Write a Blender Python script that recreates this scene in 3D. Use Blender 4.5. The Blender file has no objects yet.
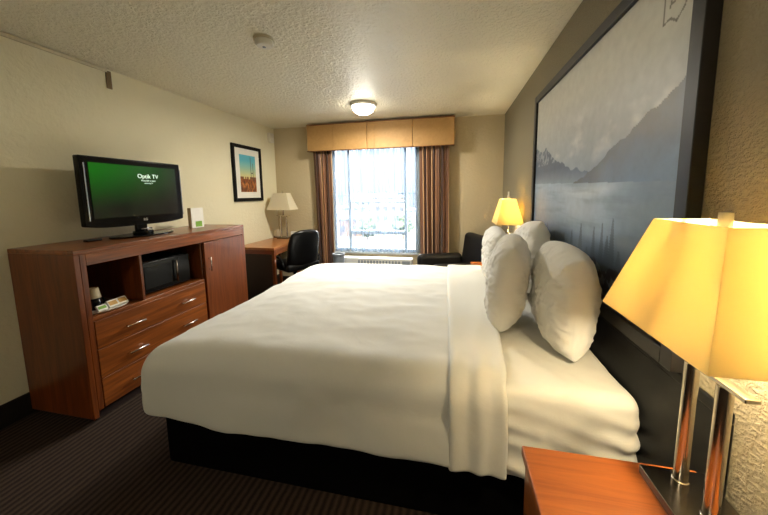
import bpy, bmesh, math, random
from mathutils import Vector, Matrix, noise
random.seed(7)
SC = bpy.context.scene
COL = SC.collection
R = math.radians
PI = math.pi

# ------------------------------------------------------------------ room frame (metres)
XL, XR, YF, YN, H = -2.714, 0.686, 4.4935, -1.9, 2.44

# ------------------------------------------------------------------ camera
def make_camera():
    yaw, pit, rol, h, f, cy = 0.2141, 0.1161, -0.0147, 1.4165, 309.442, 229.64
    fwd = Vector((-math.sin(yaw)*math.cos(pit), math.cos(yaw)*math.cos(pit), -math.sin(pit)))
    r = Vector((math.cos(yaw), math.sin(yaw), 0)); u = r.cross(fwd)
    c, s = math.cos(rol), math.sin(rol)
    r2 = c*r + s*u; u2 = -s*r + c*u
    cam = bpy.data.cameras.new('camera'); co = bpy.data.objects.new('camera', cam); COL.objects.link(co)
    m = Matrix.Identity(4)
    for i in range(3):
        m[i][0] = r2[i]; m[i][1] = u2[i]; m[i][2] = -fwd[i]
    m[0][3], m[1][3], m[2][3] = 0, 0, h
    co.matrix_world = m
    cam.sensor_width = 36; cam.lens = f/768*36; cam.shift_y = -(257.5-cy)/768
    cam.clip_start = 0.02; cam.clip_end = 2000
    SC.camera = co
make_camera()

# ------------------------------------------------------------------ world, lights, exposure
SC.view_settings.view_transform = 'Standard'; SC.view_settings.look = 'None'
SC.view_settings.gamma = 1; SC.view_settings.use_curve_mapping = False
SC.view_settings.exposure = 1.75

SKY = 34.0
W = bpy.data.worlds.new('daylight'); SC.world = W; W.use_nodes = True
wn = W.node_tree.nodes; wl = W.node_tree.links; wn.clear()
o_ = wn.new('ShaderNodeOutputWorld'); b_ = wn.new('ShaderNodeBackground')
tc = wn.new('ShaderNodeTexCoord'); sx = wn.new('ShaderNodeSeparateXYZ'); cr = wn.new('ShaderNodeValToRGB')
wl.new(tc.outputs['Generated'], sx.inputs[0]); wl.new(sx.outputs['Z'], cr.inputs[0])
# hazy bright sky: paler and dimmer at the horizon, brilliant cloud higher up
e_ = cr.color_ramp.elements
e_[0].position = 0.0; e_[0].color = (0.014, 0.0175, 0.022, 1)
e_[1].position = 1.0; e_[1].color = (0.95, 0.93, 0.86, 1)
q_ = e_.new(0.16); q_.color = (0.020, 0.024, 0.029, 1)
q_ = e_.new(0.38); q_.color = (1.0, 0.975, 0.90, 1)
wl.new(cr.outputs[0], b_.inputs[0]); b_.inputs[1].default_value = SKY
wl.new(b_.outputs[0], o_.inputs[0])

def lamp_light(name, kind, loc, power, color, soft=0.05, parent=None, **kw):
    l = bpy.data.lights.new(name, kind); l.energy = power; l.color = color
    if kind == 'POINT': l.shadow_soft_size = soft
    o = bpy.data.objects.new(name, l); COL.objects.link(o); o.location = loc
    for k, v in kw.items(): setattr(l, k, v)
    if parent: o.parent = parent
    return o
# portal that guides daylight sampling through the window
po = lamp_light('window_portal', 'AREA', (-1.12, YF+0.16, 1.33), 1, (1, 1, 1), shape='RECTANGLE')
po.data.size = 1.34; po.data.size_y = 1.64; po.rotation_euler = (R(-90), 0, 0); po.data.cycles.is_portal = True
LAMP_W, LAMP_C = 14.0, (1.0, 0.84, 0.56)
CEIL_W, CEIL_C = 13.0, (1.0, 0.94, 0.80)
FILL_W = 3.0  # power of the added fill lamp behind the camera

# ------------------------------------------------------------------ materials
def lin(c):
    c /= 255.0
    return c/12.92 if c <= 0.04045 else ((c+0.055)/1.055)**2.4
def rgb(r, g, b): return (lin(r), lin(g), lin(b), 1)
def newmat(name):
    m = bpy.data.materials.new(name); m.use_nodes = True
    nt = m.node_tree; return m, nt, nt.nodes['Principled BSDF']
def nodes(nt, t, **kw):
    n = nt.nodes.new(t)
    for k, v in kw.items():
        if k in n.inputs: n.inputs[k].default_value = v
        else: setattr(n, k, v)
    return n
def coords(nt, scale=(1, 1, 1), kind='Object', rot=(0, 0, 0)):
    t = nodes(nt, 'ShaderNodeTexCoord'); mp = nodes(nt, 'ShaderNodeMapping')
    mp.inputs['Scale'].default_value = scale; mp.inputs['Rotation'].default_value = rot
    nt.links.new(t.outputs[kind], mp.inputs[0]); return mp.outputs[0]
def bump(nt, p, h, strength, dist=0.01, chain=None):
    b = nodes(nt, 'ShaderNodeBump'); b.inputs['Strength'].default_value = strength; b.inputs['Distance'].default_value = dist
    nt.links.new(h, b.inputs['Height'])
    if chain: nt.links.new(chain, b.inputs['Normal'])
    nt.links.new(b.outputs[0], p.inputs['Normal']); return b.outputs[0]
def plain(name, col, rough=0.6, metal=0, noise_amt=0.06, nscale=30, bumpy=0.0, coat=0.0, spec=0.5):
    m, nt, p = newmat(name)
    v = coords(nt); n = nodes(nt, 'ShaderNodeTexNoise', Scale=nscale, Detail=4.0); nt.links.new(v, n.inputs['Vector'])
    mx = nodes(nt, 'ShaderNodeMixRGB', blend_type='MULTIPLY'); mx.inputs[0].default_value = 1
    rp = nodes(nt, 'ShaderNodeMapRange'); rp.inputs[3].default_value = 1-noise_amt; rp.inputs[4].default_value = 1+noise_amt
    nt.links.new(n.outputs[0], rp.inputs[0]); mx.inputs[1].default_value = col; nt.links.new(rp.outputs[0], mx.inputs[2])
    nt.links.new(mx.outputs[0], p.inputs['Base Color'])
    p.inputs['Roughness'].default_value = rough; p.inputs['Metallic'].default_value = metal
    p.inputs['Specular IOR Level'].default_value = spec
    if coat: p.inputs['Coat Weight'].default_value = coat; p.inputs['Coat Roughness'].default_value = 0.1
    if bumpy: bump(nt, p, n.outputs[0], bumpy, 0.005)
    return m
def wall_mat(name, col, scale=26, strength=0.5, dist=0.006, stretch=(1, 1, 1), rough=0.85):
    m, nt, p = newmat(name)
    v = coords(nt, stretch)
    n = nodes(nt, 'ShaderNodeTexNoise', Scale=scale, Detail=5.0, Roughness=0.55, Distortion=0.25); nt.links.new(v, n.inputs['Vector'])
    r = nodes(nt, 'ShaderNodeValToRGB'); r.color_ramp.elements[0].position = 0.42; r.color_ramp.elements[1].position = 0.62
    nt.links.new(n.outputs[0], r.inputs[0])
    n2 = nodes(nt, 'ShaderNodeTexNoise', Scale=1.3, Detail=3.0); nt.links.new(v, n2.inputs['Vector'])
    rp = nodes(nt, 'ShaderNodeMapRange'); rp.inputs[3].default_value = 0.93; rp.inputs[4].default_value = 1.05
    nt.links.new(n2.outputs[0], rp.inputs[0])
    mx = nodes(nt, 'ShaderNodeMixRGB', blend_type='MULTIPLY'); mx.inputs[0].default_value = 1; mx.inputs[1].default_value = col
    nt.links.new(rp.outputs[0], mx.inputs[2]); nt.links.new(mx.outputs[0], p.inputs['Base Color'])
    p.inputs['Roughness'].default_value = rough
    bump(nt, p, r.outputs[0], strength, dist)
    return m
def wood(name, c1, c2, axis='Y', rough=0.32, scale=1.0, coat=0.25):
    m, nt, p = newmat(name)
    sc = {'X': (0.9, 14, 14), 'Y': (14, 0.9, 14), 'Z': (14, 14, 0.9)}[axis]
    v = coords(nt, tuple(s*scale for s in sc))
    n = nodes(nt, 'ShaderNodeTexNoise', Scale=2.2, Detail=7.0, Roughness=0.62, Distortion=0.9); nt.links.new(v, n.inputs['Vector'])
    r = nodes(nt, 'ShaderNodeValToRGB'); e = r.color_ramp.elements
    e[0].position = 0.3; e[0].color = c1; e[1].position = 0.72; e[1].color = c2
    nt.links.new(n.outputs[0], r.inputs[0]); nt.links.new(r.outputs[0], p.inputs['Base Color'])
    p.inputs['Roughness'].default_value = rough; p.inputs['Coat Weight'].default_value = coat; p.inputs['Coat Roughness'].default_value = 0.15
    bump(nt, p, n.outputs[0], 0.05, 0.002)
    return m
def cloth(name, col, scale=420, strength=0.15, rough=0.9, big=0.0, sheen=0.2, stripes=None):
    m, nt, p = newmat(name)
    v = coords(nt)
    n = nodes(nt, 'ShaderNodeTexNoise', Scale=scale, Detail=2.0); nt.links.new(v, n.inputs['Vector'])
    nb = bump(nt, p, n.outputs[0], strength, 0.001)
    if big:
        n2 = nodes(nt, 'ShaderNodeTexNoise', Scale=5.0, Detail=6.0, Roughness=0.6, Distortion=0.8); nt.links.new(v, n2.inputs['Vector'])
        bump(nt, p, n2.outputs[0], big, 0.02, nb)
    p.inputs['Base Color'].default_value = col; p.inputs['Roughness'].default_value = rough
    p.inputs['Sheen Weight'].default_value = sheen
    if sheen == 0.0: p.inputs['Specular IOR Level'].default_value = 0.05
    return m
def emit(name, col, s):
    m, nt, p = newmat(name); p.inputs['Base Color'].default_value = col
    p.inputs['Emission Color'].default_value = col; p.inputs['Emission Strength'].default_value = s; return m

M = {}
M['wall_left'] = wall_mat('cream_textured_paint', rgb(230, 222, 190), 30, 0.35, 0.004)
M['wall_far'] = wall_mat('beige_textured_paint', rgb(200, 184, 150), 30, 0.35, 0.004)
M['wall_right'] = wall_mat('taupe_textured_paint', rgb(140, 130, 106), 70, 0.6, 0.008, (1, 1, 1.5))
M['ceiling'] = wall_mat('knockdown_ceiling_paint', rgb(238, 231, 206), 42, 0.9, 0.008, rough=0.4)
M['wood'] = wood('cherry_wood', rgb(88, 42, 12), rgb(154, 84, 32), 'Y')
M['wood_v'] = wood('cherry_wood_upright', rgb(82, 37, 12), rgb(130, 66, 25), 'Z')
M['wood_x'] = wood('cherry_wood_edge', rgb(98, 36, 14), rgb(140, 60, 26), 'X')
M['wood_top'] = wood('cherry_wood_nightstand_top', rgb(128, 64, 20), rgb(164, 90, 34), 'X', 0.42, 1.4, 0.1)
M['desk_top'] = wood('oak_brown_desk_top', rgb(150, 88, 40), rgb(186, 118, 60), 'Y')
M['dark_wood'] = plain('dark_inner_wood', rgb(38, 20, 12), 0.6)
M['black'] = plain('black_satin', rgb(6, 6, 6), 0.5, spec=0.2)
M['black_gloss'] = plain('black_gloss_plastic', rgb(6, 6, 7), 0.2, spec=0.22)
M['frame_black'] = plain('black_stained_frame_wood', rgb(22, 20, 19), 0.45, spec=0.4)
M['chrome'] = plain('brushed_chrome', rgb(200, 192, 178), 0.16, 1.0, 0.04)
M['chrome_dark'] = plain('dark_chrome', rgb(120, 112, 100), 0.22, 1.0, 0.04)
M['silver'] = plain('silver_plastic', rgb(200, 204, 212), 0.2, 0.9)
M['nickel'] = plain('nickel_handle', rgb(205, 195, 185), 0.25, 1.0)
M['white_plastic'] = plain('white_plastic', rgb(226, 222, 208), 0.4)
M['ac_white'] = plain('off_white_metal_casing', rgb(206, 205, 200), 0.5)
M['grey_plastic'] = plain('grey_plastic', rgb(128, 136, 146), 0.5)
M['leather'] = plain('black_leather', rgb(7, 8, 10), 0.32, 0, 0.15, 60, 0.25, spec=0.3)
M['arm_fabric'] = plain('charcoal_leatherette', rgb(16, 14, 13), 0.5, 0, 0.15, 60, 0.3, spec=0.3)
M['skirt'] = cloth('black_bed_base_cloth', rgb(5, 4, 5), 300, 0.2, 0.95, sheen=0.0)
M['duvet'] = cloth('white_bedspread_cotton', rgb(206, 204, 196), 300, 0.12, 0.85, 0.10)
M['sheet'] = cloth('white_sheet_cotton', rgb(210, 207, 196), 300, 0.08, 0.8, 0.16)
M['pillow'] = cloth('white_pillowcase_cotton', rgb(222, 219, 212), 300, 0.08, 0.8, 0.16)
M['paper'] = plain('white_paper', rgb(232, 230, 220), 0.7)
M['green_print'] = plain('green_print', rgb(120, 170, 50), 0.6, noise_amt=0.3)
M['tan_paper'] = plain('tan_paper', rgb(190, 170, 130), 0.7)
M['gold_print'] = plain('gold_print', rgb(196, 150, 70), 0.6, noise_amt=0.3, nscale=200)
M['cup'] = plain('beige_cup', rgb(196, 184, 150), 0.5)
M['mat_board'] = plain('ivory_mat_board', rgb(232, 228, 214), 0.8)
M['baseboard'] = plain('dark_vinyl_baseboard', rgb(28, 24, 20), 0.5)
M['strip'] = plain('brown_wall_strip', rgb(120, 98, 62), 0.7)
M['conduit'] = plain('cream_conduit', rgb(206, 196, 166), 0.6)
M['window_white'] = plain('white_window_vinyl', rgb(200, 206, 212), 0.4)
M['led'] = emit('screen_white_print', (0.75, 0.9, 0.78, 1), 0.25)
M['bulb'] = emit('warm_bulb_glass', (1, 0.75, 0.35, 1), 12)
M['dome'] = emit('lit_opal_glass', (1, 0.93, 0.78, 1), 9.0)
M['opal_off'] = plain('bulb_glass', rgb(240, 236, 226), 0.3)

def carpet_mat():
    m, nt, p = newmat('striped_brown_carpet')
    v = coords(nt)
    w = nodes(nt, 'ShaderNodeTexWave', Scale=9.0, Distortion=1.2, Detail=3.0); w.wave_type = 'BANDS'; w.bands_direction = 'X'
    w.inputs['Detail Scale'].default_value = 3.0
    nt.links.new(v, w.inputs['Vector'])
    n = nodes(nt, 'ShaderNodeTexNoise', Scale=180.0, Detail=3.0); nt.links.new(v, n.inputs['Vector'])
    r = nodes(nt, 'ShaderNodeValToRGB'); r.color_ramp.elements[0].color = rgb(22, 16, 14); r.color_ramp.elements[1].color = rgb(66, 53, 44)
    mx = nodes(nt, 'ShaderNodeMixRGB', blend_type='MIX'); mx.inputs[0].default_value = 0.35
    nt.links.new(w.outputs['Fac'], mx.inputs[1]); nt.links.new(n.outputs[0], mx.inputs[2])
    nt.links.new(mx.outputs[0], r.inputs[0]); nt.links.new(r.outputs[0], p.inputs['Base Color'])
    p.inputs['Roughness'].default_value = 1; p.inputs['Specular IOR Level'].default_value = 0.1
    bump(nt, p, mx.outputs[0], 0.6, 0.006); return m
M['carpet'] = carpet_mat()
def curtain_mat():
    m, nt, p = newmat('brown_satin_stripe_curtain')
    uv = nodes(nt, 'ShaderNodeTexCoord'); s = nodes(nt, 'ShaderNodeSeparateXYZ'); nt.links.new(uv.outputs['UV'], s.inputs[0])
    mu = nodes(nt, 'ShaderNodeMath', operation='MULTIPLY'); mu.inputs[1].default_value = 3.5; nt.links.new(s.outputs[0], mu.inputs[0])
    fr = nodes(nt, 'ShaderNodeMath', operation='FRACT'); nt.links.new(mu.outputs[0], fr.inputs[0])
    r = nodes(nt, 'ShaderNodeValToRGB'); r.color_ramp.interpolation = 'CONSTANT'
    e = r.color_ramp.elements; e[0].color = rgb(104, 66, 42); e[1].position = 0.40; e[1].color = rgb(186, 142, 98)
    a = e.new(0.55); a.color = rgb(62, 34, 24); a = e.new(0.82); a.color = rgb(150, 104, 70)
    nt.links.new(fr.outputs[0], r.inputs[0]); nt.links.new(r.outputs[0], p.inputs['Base Color'])
    p.inputs['Roughness'].default_value = 0.45; p.inputs['Sheen Weight'].default_value = 0.3
    return m
M['curtain'] = curtain_mat()
def valance_mat():
    m, nt, p = newmat('golden_tan_valance_cloth')
    v = coords(nt)
    n = nodes(nt, 'ShaderNodeTexNoise', Scale=14.0, Detail=5.0, Distortion=1.5); nt.links.new(v, n.inputs['Vector'])
    r = nodes(nt, 'ShaderNodeValToRGB'); r.color_ramp.elements[0].color = rgb(160, 120, 68); r.color_ramp.elements[1].color = rgb(186, 146, 90)
    nt.links.new(n.outputs[0], r.inputs[0]); nt.links.new(r.outputs[0], p.inputs['Base Color'])
    p.inputs['Roughness'].default_value = 0.6; return m
M['valance'] = valance_mat()
M['valance_edge'] = plain('dark_tan_piping', rgb(128, 84, 44), 0.7)
def thin_mat(name, diff, trans, transp, tr_amt):
    m = bpy.data.materials.new(name); m.use_nodes = True; nt = m.node_tree; nt.nodes.clear()
    o = nodes(nt, 'ShaderNodeOutputMaterial'); d = nodes(nt, 'ShaderNodeBsdfDiffuse'); t = nodes(nt, 'ShaderNodeBsdfTranslucent')
    d.inputs[0].default_value = diff; t.inputs[0].default_value = trans
    v = coords(nt); n = nodes(nt, 'ShaderNodeTexNoise', Scale=500.0, Detail=2.0); nt.links.new(v, n.inputs['Vector'])
    b = nodes(nt, 'ShaderNodeBump'); b.inputs['Strength'].default_value = 0.1; b.inputs['Distance'].default_value = 0.001
    nt.links.new(n.outputs[0], b.inputs['Height']); nt.links.new(b.outputs[0], d.inputs['Normal'])
    a = nodes(nt, 'ShaderNodeMixShader'); a.inputs[0].default_value = tr_amt
    nt.links.new(d.outputs[0], a.inputs[1]); nt.links.new(t.outputs[0], a.inputs[2])
    if transp > 0:
        tp = nodes(nt, 'ShaderNodeBsdfTransparent'); c = nodes(nt, 'ShaderNodeMixShader'); c.inputs[0].default_value = transp
        nt.links.new(a.outputs[0], c.inputs[1]); nt.links.new(tp.outputs[0], c.inputs[2]); nt.links.new(c.outputs[0], o.inputs[0])
    else: nt.links.new(a.outputs[0], o.inputs[0])
    return m
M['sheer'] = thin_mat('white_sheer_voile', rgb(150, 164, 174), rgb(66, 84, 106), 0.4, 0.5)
def gather(m):
    nt = m.node_tree; mix = [n for n in nt.nodes if n.type == 'MIX_SHADER' and abs(n.inputs[0].default_value-0.4) < 1e-4][0]
    uv = nodes(nt, 'ShaderNodeTexCoord'); mp = nodes(nt, 'ShaderNodeMapping'); mp.inputs['Scale'].default_value = (16, 0.35, 1)
    nt.links.new(uv.outputs['UV'], mp.inputs[0]); n = nodes(nt, 'ShaderNodeTexNoise', Scale=1.0, Detail=3.0); nt.links.new(mp.outputs[0], n.inputs['Vector'])
    r = nodes(nt, 'ShaderNodeMapRange'); r.inputs[1].default_value = 0.3; r.inputs[2].default_value = 0.7; r.inputs[3].default_value = 0.22; r.inputs[4].default_value = 0.60
    nt.links.new(n.outputs[0], r.inputs[0]); nt.links.new(r.outputs[0], mix.inputs[0])
gather(M['sheer'])
M['shade'] = thin_mat('cream_lampshade_cloth', rgb(222, 208, 168), rgb(214, 196, 142), 0.0, 0.45)
M['shade_off'] = thin_mat('ivory_lampshade_cloth', rgb(238, 228, 200), rgb(236, 222, 190), 0.0, 0.3)
def glass_mat(name):
    m = bpy.data.materials.new(name); m.use_nodes = True; nt = m.node_tree; nt.nodes.clear()
    o = nodes(nt, 'ShaderNodeOutputMaterial'); g = nodes(nt, 'ShaderNodeBsdfGlossy', Roughness=0.02); t = nodes(nt, 'ShaderNodeBsdfTransparent')
    f = nodes(nt, 'ShaderNodeFresnel', IOR=1.45); x = nodes(nt, 'ShaderNodeMixShader')
    nt.links.new(f.outputs[0], x.inputs[0]); nt.links.new(t.outputs[0], x.inputs[1]); nt.links.new(g.outputs[0], x.inputs[2]); nt.links.new(x.outputs[0], o.inputs[0])
    return m
M['glass'] = glass_mat('window_glass')
def attr_mat(name, rough=0.4, emission=0.0, coat=0.0):
    m, nt, p = newmat(name); a = nodes(nt, 'ShaderNodeAttribute'); a.attribute_name = 'art'
    n = nodes(nt, 'ShaderNodeTexNoise', Scale=900.0); v = coords(nt); nt.links.new(v, n.inputs['Vector'])
    if emission:
        p.inputs['Base Color'].default_value = (0.004, 0.004, 0.004, 1)
        nt.links.new(a.outputs['Color'], p.inputs['Emission Color']); p.inputs['Emission Strength'].default_value = emission
    else:
        nt.links.new(a.outputs['Color'], p.inputs['Base Color']); bump(nt, p, n.outputs[0], 0.1, 0.0005)
    p.inputs['Roughness'].default_value = rough; p.inputs['Coat Weight'].default_value = coat
    return m
M['canvas'] = attr_mat('printed_landscape_canvas', 0.42, 0, 0.15)
M['print'] = attr_mat('printed_photo_paper', 0.5)
M['screen'] = attr_mat('television_screen_picture', 0.15, 1.0)

# ------------------------------------------------------------------ geometry helpers
class MB:
    def __init__(s): s.bm = bmesh.new()
    def _add(s, verts, faces):
        vs = [s.bm.verts.new(v) for v in verts]
        for f in faces:
            try: s.bm.faces.new([vs[i] for i in f])
            except ValueError: pass
        return vs
    def box(s, a, b, rot=None, about=None):
        x0, y0, z0 = a; x1, y1, z1 = b
        v = [Vector(p) for p in [(x0,y0,z0),(x1,y0,z0),(x1,y1,z0),(x0,y1,z0),(x0,y0,z1),(x1,y0,z1),(x1,y1,z1),(x0,y1,z1)]]
        if rot is not None:
            c = Vector(about) if about else (v[0]+v[6])/2
            v = [c + rot @ (p-c) for p in v]
        s._add(v, [(0,3,2,1),(4,5,6,7),(0,1,5,4),(1,2,6,5),(2,3,7,6),(3,0,4,7)]); return s
    def prism(s, poly, z0, z1):
        n = len(poly)
        s._add([(x, y, z0) for x, y in poly] + [(x, y, z1) for x, y in poly],
               [tuple(range(n))[::-1], tuple(range(n, 2*n))] + [(i, (i+1) % n, n+(i+1) % n, n+i) for i in range(n)]); return s
    def tube(s, p, q, r, r2=None, n=16):
        p, q = Vector(p), Vector(q); r2 = r if r2 is None else r2
        d = (q-p).normalized(); a = d.orthogonal().normalized(); b = d.cross(a)
        v = []
        for c, rr in ((p, r), (q, r2)):
            for i in range(n):
                t = 2*PI*i/n; v.append(c + a*math.cos(t)*rr + b*math.sin(t)*rr)
        s._add(v, [tuple(range(n))[::-1], tuple(range(n, 2*n))] + [(i, (i+1) % n, n+(i+1) % n, n+i) for i in range(n)]); return s
    def lathe(s, prof, c=(0, 0, 0), n=28):
        v = []; f = []
        for r, z in prof:
            for i in range(n): t = 2*PI*i/n; v.append((c[0]+r*math.cos(t), c[1]+r*math.sin(t), c[2]+z))
        for k in range(len(prof)-1):
            for i in range(n): f.append((k*n+i, k*n+(i+1) % n, (k+1)*n+(i+1) % n, (k+1)*n+i))
        s._add(v, f)
        bmesh.ops.remove_doubles(s.bm, verts=s.bm.verts, dist=1e-5); return s
    def build(s, name, mat, parent=None, bevel=0.0, smooth=False, seg=2, loc=None):
        bmesh.ops.recalc_face_normals(s.bm, faces=s.bm.faces)
        me = bpy.data.meshes.new(name); s.bm.to_mesh(me); s.bm.free()
        if mat: me.materials.append(mat)
        o = bpy.data.objects.new(name, me); COL.objects.link(o)
        if parent: o.parent = parent
        if loc: o.location = loc
        if smooth:
            for p in me.polygons: p.use_smooth = True
        if bevel:
            b = o.modifiers.new('bevel', 'BEVEL'); b.width = bevel; b.segments = seg; b.limit_method = 'ANGLE'; b.angle_limit = R(40)
            for p in me.polygons: p.use_smooth = True
            w = o.modifiers.new('wn', 'WEIGHTED_NORMAL'); w.keep_sharp = True
        return o
def box(name, a, b, mat, parent=None, bevel=0.003, **k): return MB().box(a, b).build(name, mat, parent, bevel, **k)
def tag(o, label=None, cat=None, group=None, kind=None):
    if label: o['label'] = label
    if cat: o['category'] = cat
    if group: o['group'] = group
    if kind: o['kind'] = kind
    return o
def empty(name, loc, label, cat, group=None, rz=0):
    o = bpy.data.objects.new(name, None); COL.objects.link(o); o.location = loc; o.rotation_euler = (0, 0, rz); o.empty_display_size = 0.1
    return tag(o, label, cat, group)
def copy_tree(o, parent=None):
    c = o.copy(); COL.objects.link(c)
    if parent: c.parent = parent
    for ch in list(o.children): copy_tree(ch, c)
    return c
def grid_mesh(name, fn, nu, nv, mat, parent=None, uv=False, close_u=False, solid=0.0, smooth=True, col=None):
    verts = []; faces = []
    for j in range(nv+1):
        for i in range(nu+1): verts.append(fn(i/nu, j/nv))
    for j in range(nv):
        for i in range(nu):
            a = j*(nu+1)+i; faces.append((a, a+1, a+nu+2, a+nu+1))
    me = bpy.data.meshes.new(name); me.from_pydata(verts, [], faces); me.materials.append(mat)
    if uv:
        l = me.uv_layers.new(name='UVMap')
        for lp in me.loops:
            vi = lp.vertex_index; l.data[lp.index].uv = ((vi % (nu+1))/nu, (vi//(nu+1))/nv)
    if col:
        at = me.color_attributes.new('art', 'FLOAT_COLOR', 'POINT')
        for j in range(nv+1):
            for i in range(nu+1): at.data[j*(nu+1)+i].color = col(i/nu, j/nv)
    if smooth:
        for p in me.polygons: p.use_smooth = True
    o = bpy.data.objects.new(name, me); COL.objects.link(o)
    if parent: o.parent = parent
    if solid:
        s = o.modifiers.new('solid', 'SOLIDIFY'); s.thickness = solid; s.offset = 0
    return o
def fbm(x, y, z=0, o=4): return noise.fractal(Vector((x, y, z)), 1.0, 2.0, o)
def text(name, body, size, mat, parent, loc, rot, ext=0.0005, align='CENTER'):
    c = bpy.data.curves.new(name, 'FONT'); c.body = body; c.size = size; c.extrude = ext; c.align_x = align; c.align_y = 'CENTER'
    t = bpy.data.objects.new(name+'_tmp', c); COL.objects.link(t)
    dg = bpy.context.evaluated_depsgraph_get(); me = bpy.data.meshes.new_from_object(t.evaluated_get(dg))
    bpy.data.objects.remove(t); me.materials.clear(); me.materials.append(mat)
    o = bpy.data.objects.new(name, me); COL.objects.link(o); o.parent = parent; o.location = loc; o.rotation_euler = rot
    return o
def struct(o): o['kind'] = 'structure'; return o

# ------------------------------------------------------------------ room shell
T = 0.12
struct(box('floor', (XL-T, YN-T, -0.1), (XR+T, YF+T, 0), M['carpet'], bevel=0))
struct(box('ceiling', (XL-T, YN-T, H), (XR+T, YF+T, H+0.1), M['ceiling'], bevel=0))
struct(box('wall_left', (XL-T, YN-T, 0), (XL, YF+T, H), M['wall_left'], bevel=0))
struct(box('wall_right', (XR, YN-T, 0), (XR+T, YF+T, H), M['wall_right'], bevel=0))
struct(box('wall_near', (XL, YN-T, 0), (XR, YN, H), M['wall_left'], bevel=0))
WX0, WX1, WZ0, WZ1 = -1.78, -0.46, 0.54, 2.12
w = MB()
w.box((XL, YF, 0), (WX0, YF+T, H)).box((WX1, YF, 0), (XR, YF+T, H)).box((WX0, YF, 0), (WX1, YF+T, WZ0)).box((WX0, YF, WZ1), (WX1, YF+T, H))
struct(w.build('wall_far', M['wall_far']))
struct(box('baseboard_left', (XL, YN, 0), (XL+0.012, YF, 0.15), M['baseboard']))
struct(box('baseboard_right', (XR-0.012, YN, 0), (XR, YF, 0.10), M['baseboard']))
struct(box('baseboard_far', (XL+0.012, YF-0.012, 0), (XR-0.012, YF, 0.10), M['baseboard']))
struct(box('trim_1', (XL, YN, H-0.028), (XL+0.014, 2.085, H-0.002), M['conduit'], bevel=0.004))
struct(box('trim_2', (XL, 2.075, 2.29), (XL+0.010, 2.115, H-0.012), M['strip'], bevel=0.003))

# window
wf = bpy.data.objects.new('window_1', None); COL.objects.link(wf); wf.location = (-1.12, YF, WZ0); wf['kind'] = 'structure'
def wbox(n, a, b, m, **k):
    c = Vector(wf.location); return box(n, tuple(Vector(a)-c), tuple(Vector(b)-c), m, wf, **k)
fr = MB(); c = Vector(wf.location)
def fb(a, b): fr.box(tuple(Vector(a)-c), tuple(Vector(b)-c))
y0, y1 = YF+0.03, YF+0.09
fb((WX0, y0, WZ0), (WX0+0.05, y1, WZ1)); fb((WX1-0.05, y0, WZ0), (WX1, y1, WZ1)); fb((WX0+0.05, y0, WZ0), (WX1-0.05, y1, WZ0+0.05)); fb((WX0+0.05, y0, WZ1-0.05), (WX1-0.05, y1, WZ1))
fr.build('window_frame', M['window_white'], wf, 0.004)
fr = MB(); fb((-1.535, y0, WZ0+0.05), (-1.50, y1, WZ1-0.05)); fb((-0.67, y0, WZ0+0.05), (-0.635, y1, WZ1-0.05)); fb((-1.50, y0, 0.80), (-0.67, y1, 0.86)); fb((-1.50, y0+0.01, 1.27), (-0.67, y1-0.01, 1.30))
fr.build('mullion', M['window_white'], wf, 0.003)
wbox('pane', (WX0+0.05, YF+0.058, WZ0+0.05), (WX1-0.05, YF+0.062, WZ1-0.05), M['glass'], bevel=0)
wbox('window_sill', (WX0, YF-0.02, WZ0-0.03), (WX1, YF+0.03, WZ0), M['window_white'])

# ------------------------------------------------------------------ outlook beyond the window
def ground_mat():
    m, nt, p = newmat('distant_ground'); v = coords(nt)
    n = nodes(nt, 'ShaderNodeTexNoise', Scale=0.05, Detail=6.0); nt.links.new(v, n.inputs['Vector'])
    r = nodes(nt, 'ShaderNodeValToRGB'); e = r.color_ramp.elements
    e[0].position = 0.38; e[0].color = rgb(24, 33, 44); e[1].position = 0.62; e[1].color = rgb(60, 56, 30)
    nt.links.new(n.outputs[0], r.inputs[0]); nt.links.new(r.outputs[0], p.inputs['Base Color']); p.inputs['Roughness'].default_value = 1
    return m
struct(box('ground', (-300, 8, -8.2), (260, 420, -8), ground_mat(), bevel=0))
M['asphalt'] = plain('parking_asphalt', rgb(20, 34, 54), 0.9)
struct(box('parking_lot', (-60, 8.2, -8), (50, 36, -7.95), M['asphalt'], bevel=0))
bcols = [(64, 70, 78), (78, 72, 64), (42, 52, 66), (86, 90, 96), (62, 46, 38)]
bm_ = [plain('far_wall_%d' % i, rgb(*cc), 0.9) for i, cc in enumerate(bcols)]
M['far_roof'] = plain('far_roof', rgb(46, 54, 66), 0.9); M['far_glass'] = plain('far_window_glass', rgb(18, 26, 38), 0.5)
blds = [(-34, 88, 14, 9, 5, 0, 'long pale grey low building seen through the left part of the window'),
        (-19, 96, 10, 8, 8, 1, 'taller tan block with rows of windows left of the sheer seam'),
        (-46, 112, 12, 8, 9, 2, 'slate grey block farthest left in the window view'),
        (-7, 84, 10, 8, 4.5, 3, 'small white low building right of the sheer seam in the view'),
        (-24, 66, 9, 7, 3.6, 4, 'brownish shed-like building nearest in the window view'),
        (-13, 125, 16, 9, 9.5, 2, 'wide slate grey building on the skyline of the window view'),
        (-35, 140, 18, 9, 10, 3, 'wide white building on the skyline of the window view')]
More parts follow.
